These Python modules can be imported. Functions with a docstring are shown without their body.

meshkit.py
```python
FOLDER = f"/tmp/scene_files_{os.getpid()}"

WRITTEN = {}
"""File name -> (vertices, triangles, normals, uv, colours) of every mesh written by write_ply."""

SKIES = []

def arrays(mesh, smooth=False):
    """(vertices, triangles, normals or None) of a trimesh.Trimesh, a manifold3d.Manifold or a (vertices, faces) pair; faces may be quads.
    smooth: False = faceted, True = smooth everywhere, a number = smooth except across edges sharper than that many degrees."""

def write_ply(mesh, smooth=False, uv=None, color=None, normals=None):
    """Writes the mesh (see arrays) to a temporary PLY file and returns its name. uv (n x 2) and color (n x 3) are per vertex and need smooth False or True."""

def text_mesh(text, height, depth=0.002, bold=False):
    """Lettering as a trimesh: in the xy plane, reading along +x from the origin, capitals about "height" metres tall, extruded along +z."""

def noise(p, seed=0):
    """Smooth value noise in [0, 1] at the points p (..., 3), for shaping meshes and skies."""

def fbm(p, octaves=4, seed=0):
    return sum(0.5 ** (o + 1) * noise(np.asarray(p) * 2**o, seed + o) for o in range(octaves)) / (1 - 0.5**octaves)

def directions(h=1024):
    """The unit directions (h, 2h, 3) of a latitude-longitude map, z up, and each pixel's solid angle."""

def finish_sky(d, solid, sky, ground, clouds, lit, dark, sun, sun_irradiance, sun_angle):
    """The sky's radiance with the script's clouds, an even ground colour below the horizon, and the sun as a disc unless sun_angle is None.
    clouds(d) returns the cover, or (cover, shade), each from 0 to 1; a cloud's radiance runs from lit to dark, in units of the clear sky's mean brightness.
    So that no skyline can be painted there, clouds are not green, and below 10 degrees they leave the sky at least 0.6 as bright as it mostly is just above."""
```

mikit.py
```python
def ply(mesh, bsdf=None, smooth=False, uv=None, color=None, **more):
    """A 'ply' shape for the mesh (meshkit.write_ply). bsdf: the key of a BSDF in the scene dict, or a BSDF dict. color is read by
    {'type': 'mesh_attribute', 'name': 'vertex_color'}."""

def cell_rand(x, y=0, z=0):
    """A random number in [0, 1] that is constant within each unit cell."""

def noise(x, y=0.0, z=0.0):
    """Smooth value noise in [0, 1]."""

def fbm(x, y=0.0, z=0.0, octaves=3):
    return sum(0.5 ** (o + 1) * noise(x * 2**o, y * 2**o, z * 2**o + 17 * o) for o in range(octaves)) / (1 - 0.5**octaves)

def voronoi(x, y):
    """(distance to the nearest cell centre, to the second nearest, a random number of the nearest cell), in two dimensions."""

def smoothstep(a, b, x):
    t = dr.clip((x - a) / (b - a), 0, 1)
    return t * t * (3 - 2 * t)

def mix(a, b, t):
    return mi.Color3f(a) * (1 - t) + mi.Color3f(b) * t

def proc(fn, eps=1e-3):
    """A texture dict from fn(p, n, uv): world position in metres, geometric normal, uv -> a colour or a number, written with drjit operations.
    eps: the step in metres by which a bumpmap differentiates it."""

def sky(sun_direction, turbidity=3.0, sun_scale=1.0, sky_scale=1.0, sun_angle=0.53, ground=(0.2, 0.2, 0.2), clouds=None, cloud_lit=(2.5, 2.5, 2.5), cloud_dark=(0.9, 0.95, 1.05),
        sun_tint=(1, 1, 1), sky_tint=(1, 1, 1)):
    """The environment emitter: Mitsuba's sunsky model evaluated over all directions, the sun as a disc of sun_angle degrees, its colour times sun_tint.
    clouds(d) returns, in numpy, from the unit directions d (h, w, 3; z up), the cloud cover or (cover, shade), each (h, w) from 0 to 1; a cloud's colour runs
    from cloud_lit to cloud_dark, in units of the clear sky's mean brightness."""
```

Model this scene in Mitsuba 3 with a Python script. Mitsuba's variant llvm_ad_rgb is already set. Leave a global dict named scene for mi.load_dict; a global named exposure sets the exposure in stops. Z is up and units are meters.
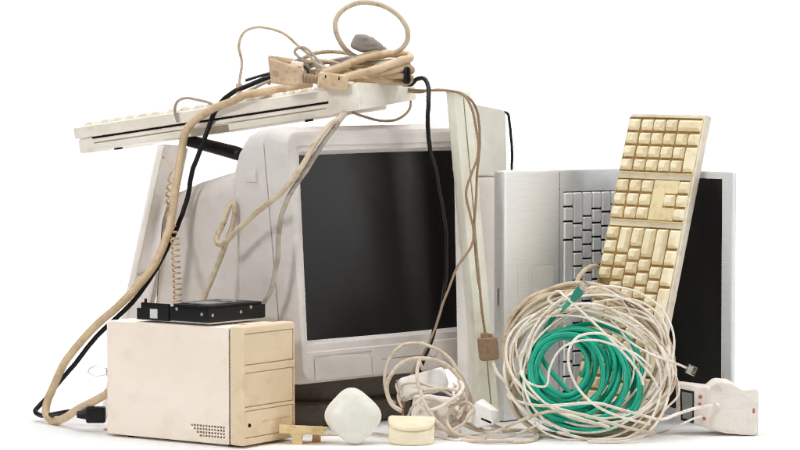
import math, random
import numpy as np, trimesh, manifold3d as m3
import mitsuba as mi, mikit, meshkit
import drjit as dr
from shapely.geometry import Polygon, box as sbox
from scipy.spatial import ConvexHull

T = mi.ScalarTransform4f
rng = np.random.default_rng(7)
scene, labels = {}, {}

# ------------------------------------------------------------------ camera, lamps, exposure
exposure = -1.45
CAM = (0.0, -3.257, 0.423)
AIM = (0.0, -3.257 + math.cos(math.radians(2.562)), 0.423 - math.sin(math.radians(2.562)))
scene['camera'] = {'type': 'perspective', 'fov': 18.0, 'fov_axis': 'x', 'near_clip': 0.1, 'far_clip': 60.0,
                   'to_world': T().look_at(origin=CAM, target=AIM, up=[0, 0, 1])}


def softbox(key, label, centre, target, w, h, power, tint=(1, 1, 1)):
    """A studio softbox: a black hood with a lit white front that faces the target."""
    tw = T().look_at(origin=list(centre), target=list(target), up=[0, 0.02, 1])
    scene[key + '__diffuser'] = {'type': 'rectangle', 'to_world': tw @ T().scale([w / 2, h / 2, 1]),
                                 'bsdf': {'type': 'diffuse', 'reflectance': {'type': 'rgb', 'value': 0.6}},
                                 'emitter': {'type': 'area', 'radiance': {'type': 'rgb', 'value': [power * c for c in tint]}}}
    a, b = np.array([w / 2, h / 2]) + .01, np.array([w / 6, h / 6])
    ring = lambda s, z: [(-s[0], -s[1], z), (s[0], -s[1], z), (s[0], s[1], z), (-s[0], s[1], z)]
    v = np.array(ring(a, 0.02) + ring(a, -0.004) + ring(b, -0.4))
    f = [[k + i, k + (i + 1) % 4, k + 4 + (i + 1) % 4, k + 4 + i] for k in (0, 4) for i in range(4)] + [[8, 9, 10, 11]]
    scene[key + '__hood'] = mikit.ply((v, f), 'hood_black', to_world=tw)
    labels[key] = {'label': label, 'category': 'lamp'}


softbox('softbox', 'large black softbox hanging level above the heap, lit face down', (0.0, -0.25, 2.0), (0.0, -0.2, 0.0), 2.8, 2.0, 5.2)
softbox('softbox_001', 'black softbox on the viewer side of the heap, aimed from the front left', (-1.6, -2.0, 1.5), (-0.1, 0.1, 0.2), .48, .48, 112.0)
softbox('softbox_002', 'tall black softbox to the right of the heap, aimed across it', (1.9, -0.5, 0.9), (0.1, 0.1, 0.2), 0.9, 1.4, 9.0)
softbox('softbox_003', 'wide black softbox high behind the heap, aimed at the white backdrop', (0.0, 1.35, 2.3), (0.0, 3.0, 0.6), 3.6, 0.8, 20.0)


# ------------------------------------------------------------------ materials
def rgb(*c):
    return {'type': 'rgb', 'value': list(c)}


def srgb(r, g, b):
    return tuple(((c / 255) / 12.92 if c < 10 else ((c / 255 + 0.055) / 1.055) ** 2.4) for c in (r, g, b))


def aged(base, stain, amount, scale=14.0, rough=0.42, bump=0.0):
    """Old moulded plastic: slow yellowing, finger grime in blotches, fine specks and scuffs."""
    b, s = mi.Color3f(*base), mi.Color3f(*stain)

    def colour(p, n, uv):
        slow = mikit.fbm(p.x * scale, p.y * scale + 7.3, p.z * scale, octaves=4)
        blot = mikit.smoothstep(0.52, 0.78, mikit.fbm(p.x * scale * 4.1 + 3, p.y * scale * 4.1, p.z * scale * 4.1 + 9, octaves=3))
        speck = mikit.smoothstep(0.80, 0.93, mikit.noise(p.x * 420, p.y * 420, p.z * 420))
        t = dr.clip(amount * (mikit.smoothstep(0.35, 0.75, slow) * 0.55 + blot * 0.45 + speck * 0.5), 0, 1)
        return mikit.mix(b, s, t)

    d = {'type': 'principled', 'base_color': mikit.proc(colour), 'roughness': rough, 'specular': 0.45}
    return {'type': 'twosided', 'bsdf': d}


def plain(base, rough=0.4, metallic=0.0, spec=0.5, **more):
    return {'type': 'twosided', 'bsdf': {'type': 'principled', 'base_color': rgb(*base), 'roughness': rough, 'metallic': metallic, 'specular': spec, **more}}


scene['hood_black'] = plain((.02, .02, .02), .8)
scene['paper_white'] = {'type': 'twosided', 'bsdf': {'type': 'diffuse', 'reflectance': rgb(.88, .88, .88)}}
scene['tower_cream'] = aged(srgb(243, 231, 217), srgb(224, 203, 176), .5, 9)
scene['tower_front'] = aged(srgb(226, 206, 174), srgb(202, 174, 134), .6, 12)
scene['monitor_grey'] = aged(srgb(213, 207, 202), srgb(176, 163, 150), .38, 11, .5)
scene['keyboard_white'] = aged(srgb(236, 231, 220), srgb(196, 180, 150), .5, 14)
scene['key_yellow'] = aged(srgb(241, 231, 200), srgb(214, 190, 142), .7, 30, .45)
scene['case_yellow'] = aged(srgb(230, 216, 172), srgb(186, 158, 104), .7, 22, .45)
scene['frame_brown'] = aged(srgb(158, 126, 78), srgb(112, 82, 44), .7, 22, .5)
scene['rail_silver'] = aged(srgb(224, 216, 200), srgb(180, 162, 130), .6, 22, .35)
scene['stand_dark'] = aged(srgb(92, 82, 74), srgb(60, 50, 42), .6, 22, .5)
scene['panel_cream'] = aged(srgb(236, 234, 218), srgb(196, 186, 150), .5, 10)
scene['slab_white'] = aged(srgb(243, 238, 234), srgb(212, 196, 182), .4, 10)
scene['band_grey'] = aged(srgb(222, 220, 210), srgb(190, 184, 168), .5, 14)
scene['device_white'] = aged(srgb(228, 220, 211), srgb(196, 178, 162), .4, 24)
scene['puck_white'] = aged(srgb(226, 224, 215), srgb(200, 200, 178), .5, 24, .38)
scene['bracket_yellow'] = aged(srgb(222, 198, 148), srgb(160, 120, 66), .7, 40)
scene['cable_tan'] = aged(srgb(210, 186, 152), srgb(160, 130, 96), .75, 34, .5)
scene['cable_beige'] = aged(srgb(200, 184, 158), srgb(138, 114, 84), .8, 40, .5)
scene['cord_pale'] = aged(srgb(216, 203, 184), srgb(158, 134, 106), .75, 44, .45)
scene['cable_grey'] = aged(srgb(178, 168, 154), srgb(120, 104, 86), .8, 40, .5)
scene['cable_white'] = aged(srgb(236, 228, 216), srgb(190, 164, 136), .7, 46, .42)
scene['cable_brown'] = plain(srgb(148, 122, 96), .5)
scene['connector_tan'] = aged(srgb(206, 180, 150), srgb(152, 120, 92), .7, 44, .5)
scene['connector_grey'] = aged(srgb(150, 142, 134), srgb(100, 90, 82), .7, 60, .55)
scene['teal'] = plain(srgb(10, 160, 130), .34)
scene['teal_dark'] = plain(srgb(6, 132, 108), .38)
scene['black'] = plain((.006, .0055, .0055), .38, spec=.28)
scene['black_gloss'] = plain((.006, .006, .007), .12)
scene['dark_gap'] = plain((.012, .010, .009), .8, spec=.1)
def smeared(p, n, uv):
    f = mikit.fbm(p.x * 16, p.y * 16, p.z * 9, octaves=4)
    d = mikit.smoothstep(.86, .95, mikit.noise(p.x * 500, p.y * 500, p.z * 500))
    return mi.Color3f(.0085, .0076, .0072) * (.6 + .9 * f) + mi.Color3f(.02, .019, .018) * d


scene['crt_glass'] = {'type': 'twosided', 'bsdf': {'type': 'principled', 'base_color': mikit.proc(smeared), 'roughness': .32, 'specular': .22}}
scene['lcd_dark'] = plain((.0045, .004, .0045), .3, spec=.3)
scene['lcd_grey'] = plain(srgb(112, 116, 112), .25)
scene['steel'] = plain((.62, .61, .6), .32, 1.0)
scene['dark_steel'] = plain((.10, .098, .095), .45, .6)
scene['brass'] = plain((.72, .55, .3), .34, .9)
scene['clear'] = {'type': 'dielectric', 'int_ior': 1.45}
scene['sticker'] = plain((.6, .59, .57), .5)
scene['label_grey'] = plain((.22, .215, .21), .45)
scene['ferrite_brown'] = aged(srgb(158, 130, 104), srgb(108, 82, 60), .7, 50, .5)
scene['puck_cream'] = aged(srgb(238, 226, 198), srgb(208, 184, 140), .5, 26, .4)
scene['adapter_white'] = aged(srgb(240, 237, 233), srgb(206, 194, 182), .25, 30, .35)
scene['red_print'] = plain(srgb(176, 104, 92), .5)


def brushed(p, n, uv):
    g = mikit.noise(p.x * 60, p.y * 60, p.z * 900) * .5 + mikit.noise(p.x * 9, p.y * 9, p.z * 9) * .5
    return mi.Color3f(.80, .81, .815) * (.9 + .2 * g)


scene['aluminium'] = {'type': 'twosided', 'bsdf': {'type': 'principled', 'base_color': mikit.proc(brushed), 'roughness': .42, 'metallic': .4, 'specular': .5}}
scene['pad_grey'] = plain((.66, .64, .61), .5)
scene['alu_key'] = plain((.80, .80, .80), .4, .2)


# ------------------------------------------------------------------ modelling helpers
def rot(yaw=0, pitch=0, roll=0):
    """Local x right, y back, z up: turned about z, the top leaned back, then rolled about local y."""
    a, b, c = np.radians([yaw, pitch, roll])
    rz = np.array([[math.cos(a), -math.sin(a), 0], [math.sin(a), math.cos(a), 0], [0, 0, 1]])
    rx = np.array([[1, 0, 0], [0, math.cos(b), math.sin(b)], [0, -math.sin(b), math.cos(b)]])
    ry = np.array([[math.cos(c), 0, math.sin(c)], [0, 1, 0], [-math.sin(c), 0, math.cos(c)]])
    return rz @ rx @ ry


def frame(o, r):
    m = np.eye(4)
    m[:3, :3], m[:3, 3] = r, o
    return m


def put(mesh, m):
    v = np.asarray(mesh.vertices) @ m[:3, :3].T + m[:3, 3]
    return trimesh.Trimesh(v, mesh.faces, process=False)


def numbered(key):
    if key not in scene and not any(k.startswith(key + '__') for k in scene):
        return key
    i = 1
    while f'{key}_{i:03d}' in scene or any(k.startswith(f'{key}_{i:03d}__') for k in scene):
        i += 1
    return f'{key}_{i:03d}'


def add(key, mesh, mat, m=None, smooth=35, label=None):
    key = numbered(key)
    scene[key] = mikit.ply(put(mesh, m) if m is not None else mesh, mat, smooth)
    if label:
        labels[key] = {'label': label}
    return key


def thing(key, label, cat, group=None):
    labels[key] = {'label': label, 'category': cat, **({'group': group} if group else {})}
    return key


def hull(pts):
    return trimesh.Trimesh(np.asarray(pts, float), process=False).convex_hull


_d = np.array([(x, y, z) for x in (-1, 0, 1) for y in (-1, 0, 1) for z in (-1, 0, 1) if (x, y, z) != (0, 0, 0)], float)
BALL26 = _d / np.linalg.norm(_d, axis=1, keepdims=True)


def rbox(lo, hi, r):
    lo, hi = np.asarray(lo, float), np.asarray(hi, float)
    r = min(r, (hi - lo).min() / 2 * .98)
    c = [[(lo, hi)[i][0] + (r, -r)[i], (lo, hi)[j][1] + (r, -r)[j], (lo, hi)[k][2] + (r, -r)[k]] for i in (0, 1) for j in (0, 1) for k in (0, 1)]
    return hull(np.concatenate([np.array(p) + BALL26 * r for p in c]))


def inset(poly, d):
    q = Polygon(poly).buffer(-d, join_style=2)
    return np.array(q.exterior.coords)[:-1]


def slab(poly, y0, y1, b):
    """A convex outline in x, z given depth from y0 to y1, both rims rounded by b."""
    P = []
    for d, y in ((b, y0), (b * .3, y0 + b * .3), (0, y0 + b), (0, y1 - b), (b * .3, y1 - b * .3), (b, y1)):
        q = np.asarray(poly, float) if d == 0 else inset(poly, d)
        P.append(np.column_stack([q[:, 0], np.full(len(q), y), q[:, 1]]))
    return hull(np.concatenate(P))


def slabz(poly, z0, z1, b):
    m = slab(poly, z0, z1, b)
    v = np.asarray(m.vertices)[:, [0, 2, 1]]
    return trimesh.Trimesh(v, np.asarray(m.faces)[:, ::-1], process=False)


def rrect(x0, z0, x1, z1, r, n=5):
    a = np.linspace(0, math.pi / 2, n)
    out = []
    for cx, cz, s in ((x1 - r, z1 - r, 0), (x0 + r, z1 - r, 1), (x0 + r, z0 + r, 2), (x1 - r, z0 + r, 3)):
        out += [(cx + r * math.cos(t + s * math.pi / 2), cz + r * math.sin(t + s * math.pi / 2)) for t in a]
    return np.array(out)


def man(mesh):
    mesh = trimesh.Trimesh(mesh.vertices, mesh.faces, process=True)
    if mesh.volume < 0:
        mesh.invert()
    return m3.Manifold(m3.Mesh(np.asarray(mesh.vertices, np.float32), np.asarray(mesh.faces, np.uint32)))


def tri(m):
    q = m.to_mesh()
    return trimesh.Trimesh(q.vert_properties[:, :3], q.tri_verts, process=False)


def cut(a, *bs):
    a = man(a)
    for b in bs:
        a = a - man(b)
    return tri(a)


def join(*ms):
    a = man(ms[0])
    for b in ms[1:]:
        a = a + man(b)
    return tri(a)


def cat(*ms):
    return trimesh.util.concatenate(list(ms))


def bx(x0, y0, z0, x1, y1, z1):
    return trimesh.creation.box(bounds=[[x0, y0, z0], [x1, y1, z1]])


def cyl(a, b, r, n=20, r2=None):
    a, b = np.asarray(a, float), np.asarray(b, float)
    t = (b - a) / np.linalg.norm(b - a)
    u = np.cross(t, [0, 0, 1] if abs(t[2]) < .9 else [1, 0, 0])
    u /= np.linalg.norm(u)
    w = np.cross(t, u)
    g = np.linspace(0, 2 * math.pi, n, endpoint=False)
    ring = np.cos(g)[:, None] * u + np.sin(g)[:, None] * w
    return hull(np.vstack([a + ring * r, b + ring * (r if r2 is None else r2)]))


def spline(pts, step=.004):
    """Catmull-Rom through the points, resampled at an even step."""
    p = np.asarray(pts, float)
    q = np.vstack([2 * p[0] - p[1], p, 2 * p[-1] - p[-2]])
    out = []
    for i in range(len(p) - 1):
        a, b, c, d = q[i:i + 4]
        t0, t1, t2, t3 = 0, *np.cumsum([max(np.linalg.norm(y - x), 1e-6) ** .5 for x, y in ((a, b), (b, c), (c, d))])
        n = max(3, int(np.linalg.norm(c - b) / step) + 1)
        t = np.linspace(t1, t2, n, endpoint=False)[:, None]
        A1, A2, A3 = (t1 - t) / (t1 - t0) * a + (t - t0) / (t1 - t0) * b, (t2 - t) / (t2 - t1) * b + (t - t1) / (t2 - t1) * c, (t3 - t) / (t3 - t2) * c + (t - t2) / (t3 - t2) * d
        B1, B2 = (t2 - t) / (t2 - t0) * A1 + (t - t0) / (t2 - t0) * A2, (t3 - t) / (t3 - t1) * A2 + (t - t1) / (t3 - t1) * A3
        out.append((t2 - t) / (t2 - t1) * B1 + (t - t1) / (t2 - t1) * B2)
    return np.vstack(out + [p[-1:]])


def tube(c, r, sides=10):
    """A round cord along the polyline c, closed at both ends."""
    c = np.asarray(c, float)
    r = np.broadcast_to(r, (len(c),))
    t = np.gradient(c, axis=0)
    t /= np.linalg.norm(t, axis=1, keepdims=True) + 1e-12
    u = np.cross(t[0], [0, 0, 1] if abs(t[0][2]) < .9 else [1, 0, 0])
    g = np.linspace(0, 2 * math.pi, sides, endpoint=False)
    rings = []
    for k in range(len(c)):
        u = u - t[k] * (u @ t[k])
        u /= np.linalg.norm(u)
        w = np.cross(t[k], u)
        rings.append(c[k] + r[k] * (np.cos(g)[:, None] * u + np.sin(g)[:, None] * w))
    v = np.vstack(rings + [c[:1], c[-1:]])
    i, j = np.meshgrid(np.arange(len(c) - 1), np.arange(sides), indexing='ij')
    a, b = i * sides + j, i * sides + (j + 1) % sides
    f = np.vstack([np.stack([a, b, b + sides], -1).reshape(-1, 3), np.stack([a, b + sides, a + sides], -1).reshape(-1, 3)])
    e, k = len(c) * sides, np.arange(sides)
    l = (len(c) - 1) * sides
    f = np.vstack([f, np.stack([k * 0 + e, (k + 1) % sides, k], 1), np.stack([k * 0 + e + 1, l + k, l + (k + 1) % sides], 1)])
    return trimesh.Trimesh(v, f, process=False)


PATHS = {  # cable runs: way points in millimetres
    'thick_tan': [(-120,185,462),(-149,178,457),(-183,170,451),(-208,165,446),(-227,175,438),(-255,190,428),(-280,200,412),(-294,205,397),(-299,205,375),(-303,200,345),(-309,190,300),(-316,175,260),(-326,165,230),(-338,155,208),(-357,150,187),(-377,145,164),(-402,150,142),(-432,155,112),(-454,160,84),(-469,165,56),(-479,165,31),(-481,160,np.float64(14.3)),(-470,150,np.float64(4.6)),(-452,125,np.float64(11.1)),(-428,95,28),(-405,70,41),(-384,50,53)],
    'black_ribbed': [(-151,210,472),(-167,200,472),(-183,190,469),(-208,178,458),(-227,180,450),(-243,195,438),(-256,205,418),(-266,200,391),(-278,200,360),(-286,200,333),(-293,200,298),(-305,195,266),(-319,185,235),(-338,175,200),(-364,165,164),(-404,170,127),(-423,175,106),(-445,185,79),(-467,190,53),(-485,195,31),(-495,195,np.float64(19.8)),(-500,190,np.float64(13.5)),(-492,180,np.float64(9.2)),(-464,140,np.float64(15.4)),(-437,110,22),(-411,75,22)],
    'monitor_lead': [(-74,130,423),(-82,85,414),(-93,55,405),(-107,40,388),(-127,20,353),(-151,np.float64(5.0),322),(-179,20,298),(-209,50,272),(-224,65,257),(-238,75,248),(-243,85,254),(-235,95,274),(-228,105,297),(-223,108,302),(-220,105,298),(-221,105,279),(-229,100,253),(-239,95,229),(-250,90,201),(-261,85,175),(-266,80,158)],
    'monitor_lead_grey': [(-65,140,426),(-77,90,415),(-89,60,397),(-104,45,377),(-121,28,349),(-141,np.float64(12.0),319),(-154,np.float64(12.0),287),(-158,22,257),(-160,25,231),(-168,30,191),(-179,35,172),(-186,40,161)],
    'phone_cord': [(-219,180,458),(-215,180,488),(-219,180,513),(-213,180,530),(-197,180,538),(-178,180,537),(-154,180,526),(-130,180,506),(-114,175,491),(-97,165,480),(-74,160,476),(-47,150,478),(-20,150,485)],
    'big_loop': [(-96,200,486),(-66,200,494),(-38,190,497),(np.float64(-10.9),185,502),(np.float64(2.7),180,509),(np.float64(10.9),180,523),(np.float64(8.8),180,538),(np.float64(-1.4),180,553),(np.float64(-16.3),180,564),(-35,180,570),(-56,180,571),(-73,180,564),(-84,180,552),(-88,180,538),(-81,180,518),(-68,185,503),(-52,190,492),(-27,195,486),(np.float64(-2.7),195,480)],
    'tan_bundle': [(-110,125,463),(-84,125,467),(-64,130,471),(-24,140,483),(np.float64(4.1),160,493),(np.float64(13.6),180,496),(np.float64(10.9),200,501),(np.float64(-12.9),185,502),(-48,165,495),(-85,155,481),(-105,160,473),(-95,170,465),(-68,170,466),(-32,165,470),(np.float64(0.0),165,472),(np.float64(13.6),175,469),(np.float64(10.9),185,464),(np.float64(-10.8),170,464),(-44,150,466),(-65,145,467)],
    'tan_bundle2': [(-137,200,478),(-96,200,478),(-61,180,477),(-24,170,482),(np.float64(5.4),175,485),(np.float64(16.4),190,480),(np.float64(8.2),200,476),(-27,190,476),(-68,190,469),(-116,200,467)],
    'grey_twist1': [(-180,190,461),(-164,190,477),(-136,190,484),(-95,190,491),(-61,185,494),(-27,185,505),(np.float64(-19.0),185,511)],
    'grey_twist2': [(-211,200,467),(-180,200,475),(-142,195,484),(-128,180,477),(-124,178,483),(-136,178,496),(-143,178,504),(-140,178,509),(-130,178,510),(-115,175,498),(-98,170,479),(-87,170,472)],
    'grey_twist3': [(-189,205,470),(-157,200,486),(-130,200,497),(-115,200,503),(-88,200,505),(-65,195,501),(-41,195,491),(np.float64(-16.4),200,483)],
    'grey_twist4': [(-139,200,494),(-120,185,490),(-106,175,480),(-89,170,484),(-68,170,489),(-38,175,489),(np.float64(-10.9),180,491)],
    'small_loop': [(-307,225,409),(-311,225,427),(-306,225,438),(-295,225,442),(-281,225,440),(-260,215,435),(-247,210,426),(-243,215,416)],
    'kb_under_loop': [(-65,140,423),(-51,150,418),(-38,160,414),(-24,170,411),(np.float64(-6.8),190,412),(np.float64(6.9),210,419),(np.float64(13.8),230,430),(np.float64(15.2),245,441)],
    'black_monitor': [(np.float64(5.5),200,461),(np.float64(15.0),190,461),(22,180,467),(32,160,468),(38,140,457),(38,120,434),(37,115,403),(40,115,375),(48,120,344),(54,125,313),(59,130,278),(62,130,238),(60,130,191),(51,120,147),(40,105,112),(28,90,85),(np.float64(18.6),80,52),(np.float64(15.9),80,23)],
    'brown_wire1': [(np.float64(6.9),240,456),(np.float64(16.5),230,454),(37,190,452),(68,130,451),(87,110,443),(96,105,425),(101,108,402),(104,110,383),(102,112,359),(91,110,328),(88,110,315),(94,112,286),(99,112,262),(95,110,244),(80,100,223),(60,85,178),(45,70,135),(32,55,108),(21,45,90),(np.float64(9.1),30,65),(np.float64(3.9),20,35),(np.float64(5.2),20,np.float64(11.4))],
    'brown_wire2': [(np.float64(6.9),245,452),(27,210,450),(54,160,453),(79,130,448),(96,118,438),(104,118,420),(106,120,390),(104,122,352),(102,120,312),(100,118,285),(99,118,263),(101,118,236),(104,116,205),(108,114,172),(112,112,138),(115,112,118)],
    'white_to_coil': [(120,112,102),(124,108,90),(129,95,76),(146,65,61),(169,35,50),(201,np.float64(5.0),38),(238,-20,26),(270,-20,np.float64(16.5))],
    'right_black': [(134,275,401),(139,265,415),(145,262,422),(150,260,420),(153,260,406),(155,262,376),(156,265,344),(157,270,300),(157,280,216)],
    'floor_cord1': [(np.float64(-5.2),30,42),(np.float64(-14.4),30,48),(-20,35,67),(np.float64(-15.7),40,96),(np.float64(2.1),45,117),(29,50,119),(60,50,104),(81,45,76),(93,40,48),(102,30,29),(120,20,np.float64(15.4)),(143,np.float64(15.0),np.float64(9.4))],
    'floor_cord2': [(np.float64(2.6),np.float64(10.0),34),(np.float64(-10.4),np.float64(15.0),43),(np.float64(-17.7),20,64),(np.float64(-7.8),25,86),(np.float64(10.4),30,99),(33,30,102),(59,30,94),(76,28,77),(86,25,59),(87,20,38),(76,20,np.float64(19.3)),(52,np.float64(15.0),np.float64(14.7)),(31,np.float64(15.0),np.float64(17.3))],
    'floor_cord3': [(42,75,52),(32,65,77),(28,45,90),(25,np.float64(18.0),99),(22,np.float64(8.0),83),(25,np.float64(0.0),65),(35,np.float64(-10.0),41),(50,np.float64(-15.0),21),(72,np.float64(-7.5),np.float64(3.2)),(101,-50,np.float64(3.2)),(134,-53,np.float64(3.2)),(164,-42,np.float64(3.2)),(179,np.float64(-2.5),np.float64(3.2)),(174,54,np.float64(3.2)),(143,59,np.float64(3.2)),(112,54,np.float64(3.2)),(94,20,np.float64(11.4)),(77,20,np.float64(19.3)),(63,20,30)],
    'floor_cord4': [(np.float64(6.8),177,np.float64(2.7)),(33,30,np.float64(16.7)),(61,30,21),(92,30,np.float64(15.4)),(117,np.float64(0.0),np.float64(7.4)),(129,np.float64(-5.0),np.float64(11.3)),(146,np.float64(-12.0),21),(167,-20,31),(190,-30,39),(214,-35,39),(247,-40,33),(276,-40,24),(305,-38,np.float64(16.1)),(327,-30,np.float64(11.3))],
    'floor_cord5': [(np.float64(5.2),20,48),(np.float64(16.9),np.float64(12.0),57),(34,np.float64(5.0),63),(52,np.float64(5.0),65),(71,np.float64(5.0),63),(83,np.float64(5.0),54),(71,np.float64(5.0),45),(49,np.float64(5.0),49),(31,np.float64(5.0),51),(np.float64(16.9),np.float64(5.0),42),(np.float64(10.4),np.float64(10.0),28)],
    'white_flat_lead': [(32,67,np.float64(1.6)),(52,np.float64(4.8),np.float64(1.6)),(73,-25,np.float64(1.6)),(98,np.float64(15.0),np.float64(1.6)),(130,np.float64(-0.2),np.float64(1.6)),(150,25,np.float64(1.6)),(168,np.float64(0.0),np.float64(13.9)),(187,-20,27)],
    'cream_lead': [(-114,24,np.float64(3.0)),(-92,30,np.float64(3.0)),(-65,30,np.float64(3.0)),(-33,30,np.float64(3.6)),(np.float64(-6.5),np.float64(-6.0),np.float64(3.0))],
    'white_tail_plug': [(263,60,143),(291,40,129),(312,20,116),(331,np.float64(5.0),107),(346,np.float64(-5.0),102),(361,np.float64(-10.0),97),(370,np.float64(-12.0),93)],
    'white_tail_device': [(141,20,55),(168,np.float64(0.0),45),(204,-45,49),(236,-55,53),(255,-55,52),(283,-55,44),(311,-50,36),(333,-40,30),(358,-20,35),(383,np.float64(0.0),40),(406,np.float64(15.0),42)],
    'white_tail_low': [(223,44,np.float64(1.8)),(264,np.float64(-16.8),np.float64(1.8)),(312,np.float64(13.4),np.float64(1.8)),(345,55,np.float64(1.8)),(361,np.float64(10.0),np.float64(15.3)),(381,20,23),(395,30,26)],
    'white_chord': [(194,40,177),(204,35,189),(215,np.float64(10.0),183),(245,np.float64(-15.0),156),(276,-35,126),(296,-45,103),(306,-45,89),(312,-30,74)],
    'white_arc': [(187,-50,75),(191,-50,97),(204,-48,120),(223,-45,130),(251,-44,132),(278,-44,124),(303,-40,113),(323,-30,95)],
    'white_swoop': [(272,-30,134),(245,-45,141),(225,-52,136),(215,-58,121),(215,-62,98),(226,-64,73),(248,-64,51),(280,-60,36),(319,-50,25)],
    'teal_tail': [(183,40,109),(197,55,147),(212,40,165),(223,np.float64(5.0),180),(232,np.float64(-5.0),192)],
    'beige_top': [(217,60,181),(232,100,189),(243,150,202),(254,180,209),(265,210,211),(277,235,207),(286,240,194),(290,240,173)],
    'grey_twist5': [(-209,175,449),(-188,180,461),(-169,190,469),(-147,190,480),(-120,185,485),(-88,180,494),(-52,178,499),(-22,182,506)],
    'tan_bundle3': [(-142,200,468),(-112,190,475),(-74,165,476),(-38,150,473),(np.float64(-5.4),155,480),(np.float64(8.1),175,485),(np.float64(0.0),190,491),(-34,195,490),(-68,195,482)],
    'floor_cord6': [(52,30,26),(36,np.float64(0.0),40),(23,np.float64(-5.0),35),(31,np.float64(-10.0),23),(52,np.float64(-12.0),np.float64(12.9)),(72,np.float64(-10.0),np.float64(15.2)),(88,np.float64(-5.0),28),(96,np.float64(0.0),40),(86,np.float64(5.0),47),(67,np.float64(0.0),41),(60,np.float64(-5.0),28),(67,np.float64(-15.0),np.float64(13.2)),(91,np.float64(-6.0),np.float64(3.0)),(111,-21,np.float64(3.0))],
    'floor_cord7': [(np.float64(2.6),np.float64(15.0),38),(np.float64(-2.6),np.float64(18.0),54),(np.float64(2.6),np.float64(18.0),67),(np.float64(18.2),np.float64(12.0),71),(39,np.float64(8.0),68),(60,np.float64(6.0),60),(75,np.float64(6.0),48),(79,np.float64(8.0),35),(68,np.float64(10.0),27)],
    'floor_cord8': [(73,20,32),(60,np.float64(0.0),45),(44,np.float64(-5.0),55),(31,np.float64(-5.0),56),(23,np.float64(-4.0),48),(31,np.float64(-6.0),39),(49,np.float64(-8.0),41),(65,np.float64(-6.0),50),(78,np.float64(0.0),59),(82,np.float64(12.0),67),(76,30,72)],
    'grey_twist6': [(-169,185,480),(-139,180,488),(-109,175,493),(-84,172,489),(-68,168,483),(-46,160,480),(-22,160,488),(np.float64(-2.7),170,491)],
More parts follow.
